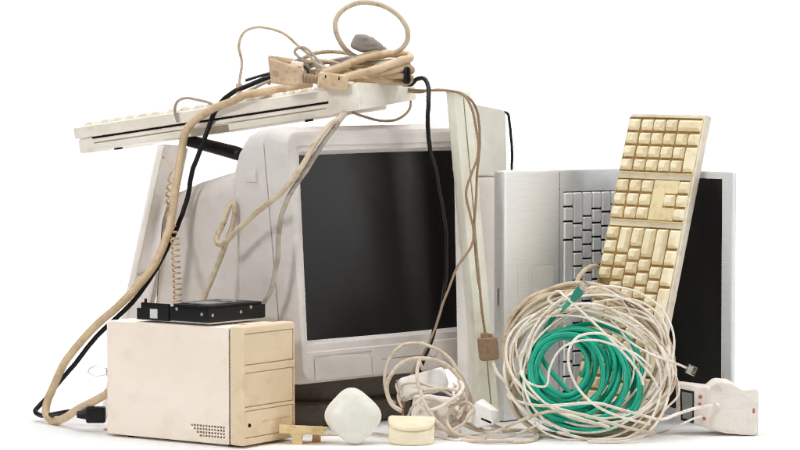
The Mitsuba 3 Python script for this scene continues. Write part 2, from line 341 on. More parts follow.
    'grey_twist7': [(-111,160,480),(-86,158,486),(-60,165,497),(-38,175,504),(np.float64(-16.3),185,506),(np.float64(0.0),190,499),(np.float64(12.3),200,490),(np.float64(15.1),205,475)],
    'grey_twist8': [(-210,185,466),(-193,180,471),(-174,180,476),(-152,178,485),(-136,175,488),(-125,170,480),(-122,165,468)],
}
SPRING = [(-316.8, 205.0, 335.4), (-315.1, 200.0, 302.6), (-312.9, 190.0, 272.9), (-306.9, 175.0, 249.0), (-302.3, 145.0, 216.7), (-297.7, 110.0, 185.4), (-295.7, 90.0, 165.5)]
SPRING_LEAD = [(-327.0, 235.0, 360.9), (-323.1, 230.0, 356.8), (-317.2, 225.0, 350.0), (-313.5, 215.0, 343.4)]
HOOD = (-46.2, 185.0, 514.1)
TIE = (9.5, 182.0, 472.6)
FERRITE = (117.8, 112.0, 108.8)
DBPLUG = (-149.2, 113.0, 474.3)
CURL = [(67.7, 20.0, 66.4), (75.5, 18.0, 60.1), (82.0, 15.0, 52.6), (83.2, 12.0, 43.8), (78.0, 10.0, 36.2)]



def wire(name, wobble=.0010, step=.004):
    c = spline(np.array(PATHS[name]) / 1000.0, step)
    k = meshkit.noise(c * 38, seed=len(name)) - .5, meshkit.noise(c * 38 + 50, seed=len(name)) - .5
    c = c.copy()
    fine = meshkit.noise(c * 95 + 9, seed=3) - .5
    c[:, 0] += wobble * 2 * k[0] + wobble * .7 * fine
    c[:, 2] = np.maximum(c[:, 2] + wobble * 2 * k[1], .0012)
    return c


def cord(key, path, r, mat, label, cat='cable', group=None, sides=10, part=None):
    c = wire(path)
    if part:
        add(f'{key}__{part}', tube(c, r, sides), mat, smooth=True)
    else:
        add(key, tube(c, r, sides), mat, smooth=True)
    thing(key, label, cat, group)
    return c


def keycap(w, d, h, top=.72, ch=.0008):
    """A sloped key: w along local x, d along local z, rising h towards -y."""
    q = []
    for s, y, c in ((1, 0, .0003), (.985, -h * .25, .0006), (top + .06, -h + ch, .0012), (top, -h, .0014)):
        x, z = w / 2 - (1 - s) * .0095, d / 2 - (1 - s) * .0095
        for a, b in ((x - c, z), (x, z - c)):
            q += [(i * a, y, j * b) for i in (-1, 1) for j in (-1, 1)]
    return hull(q)


_KEYS = {}


def key_at(parent, m, x, y, z, w, d, h, mat, top=.72, tilt=0.0):
    """One keycap as a part of its keyboard; equal caps share one mesh."""
    k = (round(w, 5), round(d, 5), h, mat, top)
    if k not in _KEYS:
        _KEYS[k] = mikit.ply(keycap(w, d, h, top), mat, 25)
    j = np.eye(4)
    j[:3, :3] = rot(rng.normal() * .5, rng.normal() * .6 + tilt, rng.normal() * .5)
    j[:3, 3] = (x, y + rng.normal() * .00015, z)
    scene[numbered_fast(parent + '__key')] = {**_KEYS[k], 'to_world': T((m @ j).tolist())}


_COUNT = {}


def numbered_fast(k):
    n = _COUNT.get(k, -1) + 1
    _COUNT[k] = n
    return k if n == 0 else f'{k}_{n:03d}'


# ------------------------------------------------------------------ setting: white paper sweep
def sweep():
    prof = [(-5.0, 0.0)] + [(y, 0.0) for y in (-3, -1.5, -.5, 0, .5, 1.2, 1.9)]
    R = .8
    flat, up = prof, [(1.9 + R * math.sin(a), R - R * math.cos(a)) for a in np.linspace(0, math.pi / 2, 16)] + [(2.7, 1.6), (2.7, 3.2)]
    def strip(pr):
        v = np.array([[x, y, z] for y, z in pr for x in (-4.5, 4.5)])
        f = [[2 * i, 2 * i + 1, 2 * i + 3, 2 * i + 2] for i in range(len(pr) - 1)]
        return v, f
    return strip(flat), strip(up)


fl, bk = sweep()
scene['floor'] = mikit.ply(fl, 'paper_white')
scene['backdrop'] = mikit.ply(bk, 'paper_white', True)
labels['floor'] = {'label': 'white studio paper floor under the heap of old computer parts', 'kind': 'structure'}
labels['backdrop'] = {'label': 'white studio paper backdrop curving up behind the heap', 'kind': 'structure'}

# ------------------------------------------------------------------ small cream computer case (left)
K = 'computer_case'
thing(K, 'small cream desktop computer case at the far left with blank drive covers', 'computer')
A = frame((-.1969, -.102, .003), rot(55.6))
W, L, H = .1103, .2262, .149
side = cut(rbox((0.0008, .0232, 0), (W - .0008, L, H - .0005), .0025), *[
    bx(-.01, .030 + .0047 * i, .008 + .0042 * j, .02, .030 + .0047 * i + .0031, .008 + .0042 * j + .0027) for j in range(4) for i in range(9 + (j > 0) + (j > 1) + (j > 2))])
add(K + '__side_panel', side, 'tower_cream', A)
add(K + '__vent_backing', bx(.0035, .028, .005, .006, .09, .028), 'dark_gap', A, False)
bays = [(.0492 - .0018, .0072), (.1005, .0565), (.1395, .1045)]
front = rbox((0, 0, 0), (W, .0222, H + .0015), .0035)
front = cut(front, *[bx(.0040, -.01, H - lo, W - .0045, .0035, H - hi) for lo, hi in bays])
add(K + '__front_bezel', front, 'tower_front', A)
add(K + '__seam', bx(.002, .0224, .002, W - .002, .023, H - .003), 'dark_gap', A, False)
for lo, hi in bays[:2]:
    add(K + '__front_bezel__drive_cover', rbox((.0050, .0006, H - lo + .0009), (W - .0055, .004, H - hi - .0009), .0009), 'tower_front', A)
lo, hi = bays[2]
floppy = cut(rbox((.0050, .0006, H - lo + .0009), (W - .0055, .004, H - hi - .0009), .0009), bx(.040, -.01, H - .1215, W - .014, .0016, H - .1198), bx(.062, -.01, H - .127, .078, .0013, H - .1215))
add(K + '__front_bezel__drive_cover', floppy, 'tower_front', A)
add(K + '__front_bezel__power_button', cyl((.0135, -.0004, H - .1235), (.0135, .003, H - .1235), .0024, 16), 'dark_gap', A)
for x in (.02, W - .02):
    for y in (.03, L - .03):
        add(K + '__foot', cyl((x, y, -.003), (x, y, .001), .008, 16), 'black', A)
add(K + '__top_seam', bx(W * .45, .03, H - .0006, W * .452, L - .004, H - .0001), 'dark_gap', A, False)
# things on its back, which faces left
bxk = lambda s: A @ np.array([s[0], s[1], s[2], 1.0])
add(K + '__socket', rbox((.012, L - .001, .038), (.034, L + .008, .056), .002), 'connector_tan', A)
add(K + '__thumb_screw', cyl((.02, L - .001, .079), (.02, L + .012, .079), .0065, 18), 'brass', A)
add(K + '__thumb_screw', cyl((.026, L - .001, .006), (.026, L + .010, .006), .0055, 18), 'brass', A)
clip = spline([bxk(p)[:3] for p in ((.02, L + .011, .083), (.018, L + .020, .084), (.014, L + .030, .0865), (.010, L + .040, .079), (.014, L + .030, .0725), (.018, L + .020, .0745), (.02, L + .011, .075))], .003)
add(K + '__wire_clip', tube(clip, .0007, 6), 'steel', smooth=True)
add(K + '__bracket_tab', rbox((.012, L - .001, .0015), (.05, L + .016, .0045), .001), 'brass', A)

# ------------------------------------------------------------------ bare hard disk on the case
K = 'hard_disk'
thing(K, 'bare black hard disk drive lying on top of the cream computer case', 'hard disk')
B = frame((-.2415, -.0695, .1535), rot(52.5))
dw, dl, dh = .110, .114, .0245
add(K + '__body', rbox((0, .0, .0025), (dw, dl * .60, dh - .004), .0015), 'black', B)
add(K + '__cover', slabz(rrect(.002, .002, dw - .002, dl * .60 - .002, .006), dh - .004, dh - .0005, .0008), 'black', B)
lid = slabz(rrect(.012, .010, dw - .012, dl * .58, .012), dh - .0005, dh + .0004, .0003)
add(K + '__cover__cover_plate', lid, 'dark_steel', B)
add(K + '__cover__label_sticker', bx(.018, .018, dh + .0004, dw - .055, dl * .46, dh + .0007), 'label_grey', B, False)
add(K + '__cover__spindle_cap', cyl((dw * .68, dl * .3, dh), (dw * .68, dl * .3, dh + .0014), .012, 24), 'steel', B)
add(K + '__circuit_board', bx(.003, .003, .0004, dw - .003, dl * .9, .0025), 'steel', B, False)
for x, z in ((.006, .012), (dw - .03, .018), (dw * .55, .013)):
    add(K + '__screw', cyl((x, -.0008, z), (x, .002, z), .0022, 12), 'steel', B)
for y, z in ((.012, .013), (.055, .018)):
    add(K + '__screw', cyl((-.0008, y, z), (.002, y, z), .0022, 12), 'steel', B)
rail = cut(rbox((0, dl * .61, .0012), (.004, dl + .012, dh - .001), .0012), bx(-.01, dl + .004, .016, .01, dl + .03, .04))
add(K + '__mounting_rail', cat(rail, rbox((.004, dl * .61, .0012), (dw, dl + .010, .006), .001)), 'black', B)
add(K + '__sticker', bx(-.0004, dl * .78, .004, .0002, dl * .78 + .013, .016), 'sticker', B, False)
add(K + '__connector', rbox((.03, dl * .6, .004), (dw - .02, dl * .68, .015), .001), 'black', B)
add(K + '__rail_pin', cyl((.002, dl * .98, dh - .002), (.002, dl * .98, dh + .004), .0018, 10), 'black', B)

# ------------------------------------------------------------------ big tube monitor
K = 'tube_monitor'
thing(K, 'large grey tube monitor with a dark blank screen in the middle of the heap', 'monitor')
C = frame((-.1166, .0598, .1217), rot(40.05, 3.0, -.83))
SW, SH = .302, .245
xl_t, xl_b, xr, zt, zb = -.0385, -.0215, SW + .030, .283, -.058
fp = np.array([(xl_b + .006, zb + .004), (xr - .006, zb + .004), (xr - .002, zt - .006), (xl_t + .012, zt - .006)])
bp = np.array([(xl_b, zb), (xr + .004, zb), (xr + .006, zt), (xl_t, zt)])


def layer(poly, y, r):
    q = Polygon(poly).buffer(-r, join_style=2).buffer(r, quad_segs=6)
    q = np.array(q.exterior.coords)[:-1]
    return np.column_stack([q[:, 0], np.full(len(q), y), q[:, 1]])


bez = hull(np.vstack([layer(inset(fp, .006), 0, .014), layer(inset(fp, .0015), .0016, .016), layer(fp, .006, .018), layer(bp, .024, .018), layer(bp, .034, .018)]))


def taper(x0, z0, x1, z1, g, y0, y1, r=.006):
    a, b = rrect(x0 - g, z0 - g, x1 + g, z1 + g, r), rrect(x0, z0, x1, z1, r)
    return hull(np.vstack([np.column_stack([a[:, 0], a[:, 0] * 0 + y0, a[:, 1]]), np.column_stack([b[:, 0], b[:, 0] * 0 + y1, b[:, 1]])]))


bez = cut(bez, taper(-.0105, -.0145, SW + .0105, SH + .0115, .002, -.002, .0022, .005), taper(0, 0, SW, SH, .006, .0010, .0125, .004), taper(0, 0, SW, SH, 0, .01, .05, .004),
          bx(.002, -.01, zb - .01, .102, .0012, -.0205), cyl((.21, -.01, -.030), (.21, .0022, -.030), .0085, 28), bx(.118, -.01, -.034, .19, .0016, -.0325))
add(K + '__bezel', bez, 'monitor_grey', C, 28)
# screen: gently bulged glass
n = 24
gx, gz = np.meshgrid(np.linspace(-.002, SW + .002, n), np.linspace(-.002, SH + .002, n), indexing='ij')
gy = .0118 - .004 * (1 - ((gx / SW - .5) * 2) ** 2) * (1 - ((gz / SH - .5) * 2) ** 2 * .6) + .0012
gf = [[i * n + j, (i + 1) * n + j, (i + 1) * n + j + 1, i * n + j + 1] for i in range(n - 1) for j in range(n - 1)]
add(K + '__screen', trimesh.Trimesh(np.column_stack([gx.ravel(), gy.ravel(), gz.ravel()]), np.vstack([np.array(gf)[:, [0, 1, 2]], np.array(gf)[:, [0, 2, 3]]]), process=False), 'crt_glass', C, True)
door = [(.0035, zb + .0055), (.1, zb + .0055), (.1, -.029)] + [(.1 - .0965 * t, -.0245 + .003 * math.sin(math.pi * t) - .004 * (1 - t) ** 3) for t in np.linspace(.06, 1, 9)]
add(K + '__bezel__control_door', slab(np.array(door), -.0004, .0018, .0006), 'monitor_grey', C)
add(K + '__bezel__power_button', cyl((.21, .0004, -.030), (.21, .004, -.030), .0070, 28), 'monitor_grey', C)


def section(y, xlt, xlb, xr_t, xr_b, z0, z1, r):
    p = Polygon([(xlb, z0), (xr_b, z0), (xr_t, z1), (xlt, z1)])
    q = p.buffer(-r, join_style=2).buffer(r, quad_segs=10)
    ring = q.exterior
    s = np.linspace(0, 1, 96, endpoint=False)
    # every ring starts under its centre so that the rings join without twist
    c = np.array([ring.interpolate(t, normalized=True).coords[0] for t in s])
    ang = np.arctan2(c[:, 1] - (z0 + z1) / 2, c[:, 0] - (xlb + xr_b) / 2)
    k = int(np.argmin(np.abs(ang + math.pi / 2)))
    c = np.roll(c, -k, axis=0)
    return np.column_stack([c[:, 0], np.full(96, y), c[:, 1]])


def loft(rings):
    n = len(rings[0])
    v = np.vstack(rings + [rings[0].mean(0)[None], rings[-1].mean(0)[None]])
    f = []
    for i in range(len(rings) - 1):
        for j in range(n):
            a, b = i * n + j, i * n + (j + 1) % n
            f += [[a, b, b + n], [a, b + n, a + n]]
    e, l = len(rings) * n, (len(rings) - 1) * n
    f += [[e, (j + 1) % n, j] for j in range(n)] + [[e + 1, l + j, l + (j + 1) % n] for j in range(n)]
    m = trimesh.Trimesh(v, f, process=False)
    if m.volume < 0:
        m.invert()
    return m


X = SW
hs = [(.0358, -.0385, -.0225, X + .0355, X + .0325, -.0575, .2825, .021), (.0372, -.0395, -.0235, X + .036, X + .031, -.0585, .2835, .022),
      (.060, -.041, -.028, X + .036, X + .032, -.058, .283, .026), (.080, -.042, -.032, X + .034, X + .034, -.056, .280, .034), (.092, -.042, -.035, X + .032, X + .034, -.054, .274, .044),
      (.100, -.0405, -.036, X + .028, X + .034, -.052, .265, .050), (.107, -.036, -.033, X + .024, X + .034, -.050, .255, .050), (.114, -.028, -.030, X + .02, X + .035, -.048, .246, .048),
      (.128, -.024, -.031, X + .018, X + .036, -.046, .238, .045), (.150, -.023, -.034, X + .015, X + .036, -.044, .232, .042), (.175, -.022, -.036, X + .01, X + .037, -.040, .227, .040),
      (.235, -.019, -.040, X, X + .038, -.032, .219, .040), (.300, -.014, -.040, X - .012, X + .036, -.024, .206, .040), (.322, -.003, -.032, X - .022, X + .028, -.014, .192, .040), (.328, .012, -.016, X - .04, X + .014, -.002, .17, .035)]
add(K + '__seam', loft([section(.031, -.0372, -.0203, X + .0345, X + .0325, -.0565, .2815, .019), section(.038, -.0375, -.0212, X + .0345, X + .0325, -.0565, .2815, .019)]), 'connector_grey', C, 40)
add(K + '__housing', loft([section(*s) for s in hs]), 'monitor_grey', C, 40)
# small blank cover plate let into the flank
add(K + '__housing__cover_plate', rbox((-.0424, .050, .213), (-.036, .074, .228), .0005), 'monitor_grey', C)
# stand
ST = frame((-.1166, .0598, 0), rot(40.05))
add(K + '__swivel_foot', slabz(rrect(.006, .034, SW + .004, .285, .05, 8), 0, .032, .008), 'stand_dark', ST, 40)
add(K + '__swivel_neck', slabz(rrect(.03, .05, SW - .02, .26, .06, 8), .030, .0655, .006), 'stand_dark', ST, 40)

# ------------------------------------------------------------------ keyboard lying across the monitor
K = 'keyboard'
thing(K, 'off white keyboard lying tilted across the top of the tube monitor, edge on', 'keyboard')
D = frame((-.0526, .103, .4235), rot(-26.7, -3.0, -7.4)) @ np.diag([1, 1, 1.28, 1])
KL, KW = .457, .168
lower = cut(rbox((-KL + .004, .0015, 0), (-.045, KW, .0135), .003), bx(-KL + .03, -.01, .0078, -.052, .0065, .0093), bx(-.268, -.01, -.01, -.206, .06, .0078))
add(K + '__bottom_shell', lower, 'keyboard_white', D)
add(K + '__end_cap', rbox((-KL + .0035, .0006, -.0012), (-KL + .028, KW, .0152), .003), 'keyboard_white', D)
add(K + '__groove', bx(-KL + .02, .004, .0125, -.01, KW - .01, .0165), 'dark_gap', D, False)
up = hull(np.array([(x, y, z) for x in (-KL, -.002) for y, z in ((0, .0162), (0, .0275), (.004, .029), (KW - .002, .0215), (KW, .018), (KW, .0155), (.002, .0155))]))
add(K + '__top_shell', up, 'keyboard_white', D)
add(K + '__corner_block', hull(np.array([(x, y, z) for x, y in ((-.046, 0.0004), (-.002, -.0004), (.001, .002), (.001, KW), (-.046, KW)) for z in ((.002 if y < .05 else .006), (.0305 if y < .05 else .022))])), 'keyboard_white', D)
for k in range(20):
    x = -KL + .022 + k * .0212 + (.006 if k > 0 else 0) + (.006 if k > 5 else 0)
    if x > -.02:
        continue
    for row in range(2):
        Mk = D @ frame((x, .014 + .021 * row, .0272 - .0012 * row), np.array([[1, 0, 0], [0, 0, 1], [0, -1, 0]], float))
        key_at(K, Mk, 0, 0, 0, .0172, .0172, .0052, 'keyboard_white')
for x in (-.09, -.40):
    add(K + '__rubber_foot', cyl((x, .02, -.0022), (x, .02, .001), .006, 14), 'black', D)

# ------------------------------------------------------------------ yellowed keyboard leaning on the notebook
K = 'keyboard_001'
thing(K, 'yellowed keyboard with beige keys standing on its end and leaning against the notebook screen', 'keyboard')
F = frame((.2295, .1687, .006), rot(-42.2, 16.76, 1.04))
FW, FL = .129, .4353
add(K + '__base_plate', rbox((-.001, .004, 0), (FW + .001, .0145, FL), .003), 'rail_silver', F)
add(K + '__edge_strip', rbox((FW - .0025, .0005, .001), (FW + .0010, .0130, FL - .001), .0018), 'rail_silver', F)
u = .01905
rows_x = [.0125 + .0208 * r + (.0012 if r else 0) for r in range(6)]       # x of each keyboard row, function row first
z = FL - .008
num_top, num_bot = z, z - 4 * u
nav_top = num_bot - .0105
nav_bot = nav_top - 3 * u
main_top = nav_bot - .0105
kh, km = .0078, 'key_yellow'
for top_, bot_ in ((num_top + .003, num_bot - .002), (nav_top + .002, nav_bot - .002), (main_top + .002, .002)):
    add(K + '__key_frame', rbox((.0040, .0020, bot_ + .002), (FW - .004, .007, top_ - .002), .0012), 'frame_brown', F)
    rim = cut(rbox((.0012, -.0004, bot_), (FW - .0022, .007, top_ - .0008), .0014), bx(.0026, -.01, bot_ + .0014, FW - .0036, .004, top_ - .0014))
    add(K + '__case_rim', rim, 'case_yellow', F)
cw = .0196


def fkey(row, zc, d, w=1.0, rowspan=0.0):
    key_at(K, F, rows_x[row] + rowspan * .0104, .0016, zc, cw - .0024 + rowspan * .0208, d - .0036, kh, km, .64)


for c in range(4):                                                          # number pad, its right-hand column on top
    zc = num_top - (c + .5) * u
    if c == 0:
        for r in (0, 1, 2, 3):
            fkey(r, zc, u)
        fkey(4, zc, u, rowspan=1.0)
    elif c == 2 or c == 3:
        for r in range(5):
            fkey(r, zc, u)
        if c == 2:
            fkey(5, zc - u / 2, 2 * u)
    else:
        for r in range(6):
            fkey(r, zc, u)
for x0, x1, z0, z1 in ((3, 3, 0, 3), (4, 4, 0, 1), (4, 4, 2, 3)):
    add(K + '__blank_plate', rbox((rows_x[x0] - .0104, .0002, nav_top - z1 * u + .0004), (rows_x[x1] + .0104, .006, nav_top - z0 * u - .0004), .0008), 'case_yellow', F)
for c in range(3):                                                          # editing keys and arrows
    zc = nav_top - (c + .5) * u
    for r in range(3):
        fkey(r, zc, u)
    fkey(5, zc, u)
    if c == 1:
        fkey(4, zc, u)
layout = [[1] * 4 + [.5] + [1] * 4 + [.5] + [1] * 4 + [1, 1], [2] + [1] * 13, [1.5] + [1] * 12 + [1.5], [2.25] + [1] * 11 + [1.75], [2.75] + [1] * 10 + [2.25], [1.5, 1.25, 1.5, 6.5, 1.5, 1.25, 1.5]]
for r, row in enumerate(layout):
    zz = main_top
    for w in row:
        if zz - w * u < .004:
            break
        if w != .5:
            fkey(r, zz - w * u / 2, w * u)
        zz -= w * u

# ------------------------------------------------------------------ notebook computer standing on its side
K = 'notebook_computer'
thing(K, 'silver notebook computer standing open on its side behind the coiled cables', 'notebook computer')
G = frame((.1415, .170, .001), rot(43.5))
BW, BH = .2432, .3425
base = cut(rbox((0, 0, 0), (BW, .0215, BH), .0042), bx(.1175, -.01, .030, .2365, .0022, BH - .031), bx(.054, -.01, .131, .0985, .0007, .2115), bx(.026, -.01, .131, .050, .0007, .2115),
           bx(-.01, .009, .135, .0012, .0115, .165))
add(K + '__base', base, 'aluminium', G)
add(K + '__base__track_pad', rbox((.0550, .0002, .132), (.0975, .0015, .2105), .0004), 'pad_grey', G)
add(K + '__base__pad_button', rbox((.0270, .0002, .132), (.0490, .0015, .2105), .0004), 'aluminium', G)
add(K + '__palm_rest_line', bx(.1095, -.0003, .004, .1101, .001, BH - .004), 'dark_gap', G, False)
add(K + '__keyboard_well', bx(.1180, .0018, .0305, .2360, .0024, BH - .0315), 'dark_gap', G, False)
add(K + '__base__latch_button', rbox((-.0008, .0085, .158), (.003, .0125, .182), .0006), 'steel', G)
nk = [([1.5] + [1] * 11 + [1.5], .019), ([1.75] + [1] * 11 + [1.25], 0), ([1.25] + [1] * 11 + [1.75], 0), ([2.0] + [1] * 10 + [2.0], 0), ([1] * 14, 0), ([1] * 14, 0)]
rowsx = [.1275 + .0196 * i for i in range(6)]
key_rows = [[1, 1, 1.25, 5, 1.25, 1, 1, 1, 1], [2.25] + [1] * 10 + [1.75], [1.75] + [1] * 11 + [1.25], [1.25] + [1] * 11 + [1.75], [1.5] + [1] * 11 + [1.5], [1] * 14]
span = BH - .064
for i, row in enumerate(key_rows):
    un = span / sum(row)
    zz = .0325
    for w in row[::-1]:
        key_at(K, G, rowsx[i], .0014, zz + w * un / 2, .0176, w * un - .0022, .0034, 'alu_key', top=.86)
        zz += w * un
hx = G @ np.array([BW, 0, 0, 1])
J = frame(hx[:3], rot(-60.0))
add(K + '__hinge', cyl((.0, .009, .01), (.0, .009, BH - .01), .0085, 20), 'steel', J)
LW = .252
add(K + '__lid', cut(rbox((.006, 0, 0), (LW, .0085, BH), .0035), bx(.022, -.01, .012, LW - .0215, .0016, BH - .0105)), 'aluminium', J)
add(K + '__lid__screen', bx(.0215, .0009, .0115, LW - .021, .0018, BH - .010), 'lcd_dark', J, False)

# ------------------------------------------------------------------ upright slabs between monitor and notebook
K = 'keyboard_002'
thing(K, 'white keyboard standing on end right of the tube monitor, grey band across its top', 'keyboard')
S = frame((.078, .170, .001), rot(44.5, 1.0, -.6))
SWd, SHt = .108, .4245
add(K + '__back_shell', rbox((.022, 0, 0), (SWd, .022, .333), .006), 'slab_white', S)
band = np.array([(.0216, .3337), (SWd + .0004, .3337), (SWd + .0004, SHt), (.0216, SHt + .0125)])
add(K + '__top_band', hull(np.vstack([layer(band, y, .010) for y in (.002, .020)] + [layer(inset(band, .002), y, .009) for y in (-.0008, .0228)])), 'band_grey', S)
K = 'plastic_strip'
thing(K, 'narrow cream plastic strip standing on end before the right edge of the tube monitor', 'strip')
tilt = np.array([[math.cos(math.radians(-5.2)), 0, math.sin(math.radians(-5.2))], [0, 1, 0], [-math.sin(math.radians(-5.2)), 0, math.cos(math.radians(-5.2))]])
Q = frame((.1125, .125, .001), tilt @ rot(20))
add(K + '__face', rbox((0, 0, 0), (.0135, .030, .4530), .0022), 'panel_cream', Q)
add(K + '__edge', rbox((.0148, .0012, .0015), (.0250, .0285, .4500), .002), 'panel_cream', Q)
add(K + '__seam', bx(.0125, .004, .003, .0155, .027, .4490), 'connector_grey', Q, False)

K = 'case_cover'
thing(K, 'tall grey plastic case cover leaning in behind the cream computer case on the left', 'cover')
tl = math.radians(12.3)
tilt = np.array([[math.cos(tl), 0, math.sin(tl)], [0, 1, 0], [-math.sin(tl), 0, math.cos(tl)]])
U = frame((-.4105, .225, .001), tilt @ rot(82.5))
add(K + '__shell', rbox((0, 0, 0), (.150, .0058, .386), .0022), 'slab_white', U)
add(K + '__rim', rbox((.0005, -.0035, .002), (.007, .0045, .384), .0018), 'keyboard_white', U)
add(K + '__rim', rbox((.142, -.006, .002), (.1495, .003, .384), .0018), 'monitor_grey', U)
add(K + '__rib', rbox((.02, -.0035, .20), (.14, .002, .204), .001), 'monitor_grey', U)
K = 'plastic_bar'
thing(K, 'short black plastic bar wedged below the tilted keyboard behind the monitor', 'bar')
a0, a1 = np.array((-.296, .265, .3835)), np.array((-.222, .205, .366))
add(K + '__body', hull(np.vstack([a0 + BALL26 * .0085, a1 + BALL26 * .0098])), 'black', smooth=40)
add(K + '__end_cap', hull(np.vstack([a0 + (0, 0, .003) + BALL26 * .0075, a0 + np.array((-.012, .009, .007)) + BALL26 * .006])), 'cable_brown', smooth=40)

# ------------------------------------------------------------------ cables
cable = cord
CG = 'loose cables tangled on top of the heap'
c = cord('video_cable', 'thick_tan', .0055, 'cable_tan', 'thick tan cable curving in the longest sweep from the top keyboard down to the case', part='cord', sides=14)
e = c[-1]
add('video_cable__plug', rbox(e - (.004, .006, .006), e + (.017, .004, .007), .002), 'connector_tan')
c = cord('power_cable', 'black_ribbed', .0033, 'black', 'black cable beside the thick tan one, plugged low into the case back', part='cord', sides=12)
e = c[-1]
add('power_cable__plug', join(rbox(e + (-.004, -.007, -.011), e + (.022, .006, .011), .003), cyl(e + (-.016, 0, 0), e + (0, 0, 0), .0045, 16, .0075)), 'black')
cord('signal_cable', 'monitor_lead', .0036, 'cable_beige', 'beige cable crossing the monitor flank and doubling back in a narrow bend')
cord('signal_cable_001', 'monitor_lead_grey', .0033, 'cable_grey', 'grey cable running down the front edge of the monitor to the hard disk')
# spring cord
p = spline(np.array(SPRING) / 1000.0, .0004)
s = np.arange(len(p)) * .0004
uu, ww = np.array([1, 0, 0.0]), np.array([.0, -.9, .42])
amp = .0052 * np.clip(s / .02, 0, 1)
h = p + amp[:, None] * (np.cos(s / .0102 * 2 * math.pi)[:, None] * uu + np.sin(s / .0102 * 2 * math.pi)[:, None] * ww)
lead = spline(np.vstack([np.array(SPRING_LEAD) / 1000.0, h[:1]]), .002)
add('coiled_cord', tube(np.vstack([lead[:-1], h[::2]]), .0014, 8), 'cable_tan', smooth=True)
thing('coiled_cord', 'tan spiral telephone cord hanging behind the hard disk', 'cord')
c = cord('telephone_cable', 'phone_cord', .0019, 'cable_beige', 'thin beige cable rising in an arch at the upper left of the tangle', part='cord')
e = c[0]
add('telephone_cable__plug', rbox(e - (.0042, .004, .012), e + (.0042, .004, .003), .0012), 'connector_tan')
c = cord('printer_cable', 'big_loop', .0034, 'cable_beige', 'beige cable standing up in one big open loop above the tangle', part='cord', sides=12)
hc = np.array(HOOD) / 1000.0
hd = hull(np.vstack([hc + np.array((x, y, z)) * .85 + trimesh.creation.icosphere(2).vertices * .0058 for x, y, z in ((-.018, -.008, .000), (-.018, .008, .000), (-.013, -.008, .010), (-.004, 0, .0105), (.008, -.006, .006), (.021, -.004, -.004), (.019, .006, -.006), (-.006, -.008, -.005), (-.006, .008, -.005))]))
add('printer_cable__connector_hood', hd, 'connector_grey', smooth=40)
add('printer_cable__connector_clip', rbox(hc + (-.002, -.0125, -.001), hc + (.014, -.009, .004), .001), 'connector_grey')
cord('tan_cable', 'tan_bundle', .0052, 'cable_tan', 'thick tan cable folded back and forth in the bundle on the top keyboard', sides=12)
cord('tan_cable_001', 'tan_bundle2', .0046, 'cable_tan', 'tan cable at the back of the folded bundle, beside the black tie', sides=12)
cord('grey_cable', 'grey_twist1', .0026, 'cable_grey', 'grey cable running through the tangle to the grey connector hood')
cord('grey_cable_001', 'grey_twist2', .0020, 'cable_grey', 'thin grey cable twisted into a small upright eye above the tan plug')
cord('grey_cable_002', 'grey_twist3', .0028, 'cable_beige', 'beige cable lying straight along the back of the tangle')
cord('grey_cable_003', 'grey_twist4', .0028, 'cable_grey', 'grey cable lying below the big open loop, in front of the beige one')
cord('grey_cable_004', 'grey_twist5', .0022, 'cable_grey', 'thin grey cable trailing left out of the tangle, just above the thick tan cable')
cord('tan_cable_002', 'tan_bundle3', .0042, 'cable_tan', 'tan cable with the shortest bend, folded in front of the bundle middle', sides=12)
cord('grey_cable_005', 'grey_twist6', .0024, 'cable_beige', 'beige cable bent into a low arch behind the cream ferrite collar')
cord('grey_cable_006', 'grey_twist7', .0019, 'cable_grey', 'thin grey cable lying along the right half of the bundle and dropping behind it')
cord('grey_cable_007', 'grey_twist8', .0017, 'black', 'thin black cable coming out of the tangle left of the tan plug')
cord('keyboard_lead', 'small_loop', .0020, 'cable_grey', 'short grey lead bent into an arch on the left part of the top keyboard')
cord('keyboard_lead_001', 'kb_under_loop', .0018, 'cable_brown', 'thin brown lead sagging below the right end of the top keyboard')
c = cord('monitor_cable', 'black_monitor', .0030, 'black', 'black cable hooking over the keyboard end and down across the dark screen', part='cord')
e = np.array(TIE) / 1000.0
add('monitor_cable__cable_tie', rbox(e - (.0050, .024, .0125), e + (.0050, .014, .0115), .004), 'black')
cord('thin_wire', 'brown_wire1', .0017, 'cable_brown', 'thin brown wire crossing the cream strip and slanting down over the screen corner')
c = cord('thin_wire_001', 'brown_wire2', .0017, 'cable_brown', 'thin brown wire hanging straight down the white slab to a brown ferrite block', part='cord')
e = np.array(FERRITE) / 1000.0
fr = frame(e, rot(10, 0, -6))
add('thin_wire_001__ferrite_block', join(rbox((-.0125, -.009, -.0175), (.0125, .009, .013), .003), rbox((-.008, -.005, .010), (.003, .005, .0195), .002), rbox((.0035, -.005, .010), (.008, .005, .0175), .002)), 'ferrite_brown', fr)
cord('white_lead', 'white_to_coil', .0024, 'cable_white', 'white lead running from the brown ferrite block into the cable coil')
cord('black_lead', 'right_black', .0018, 'black', 'black lead hooked over the top right corner of the white slab')
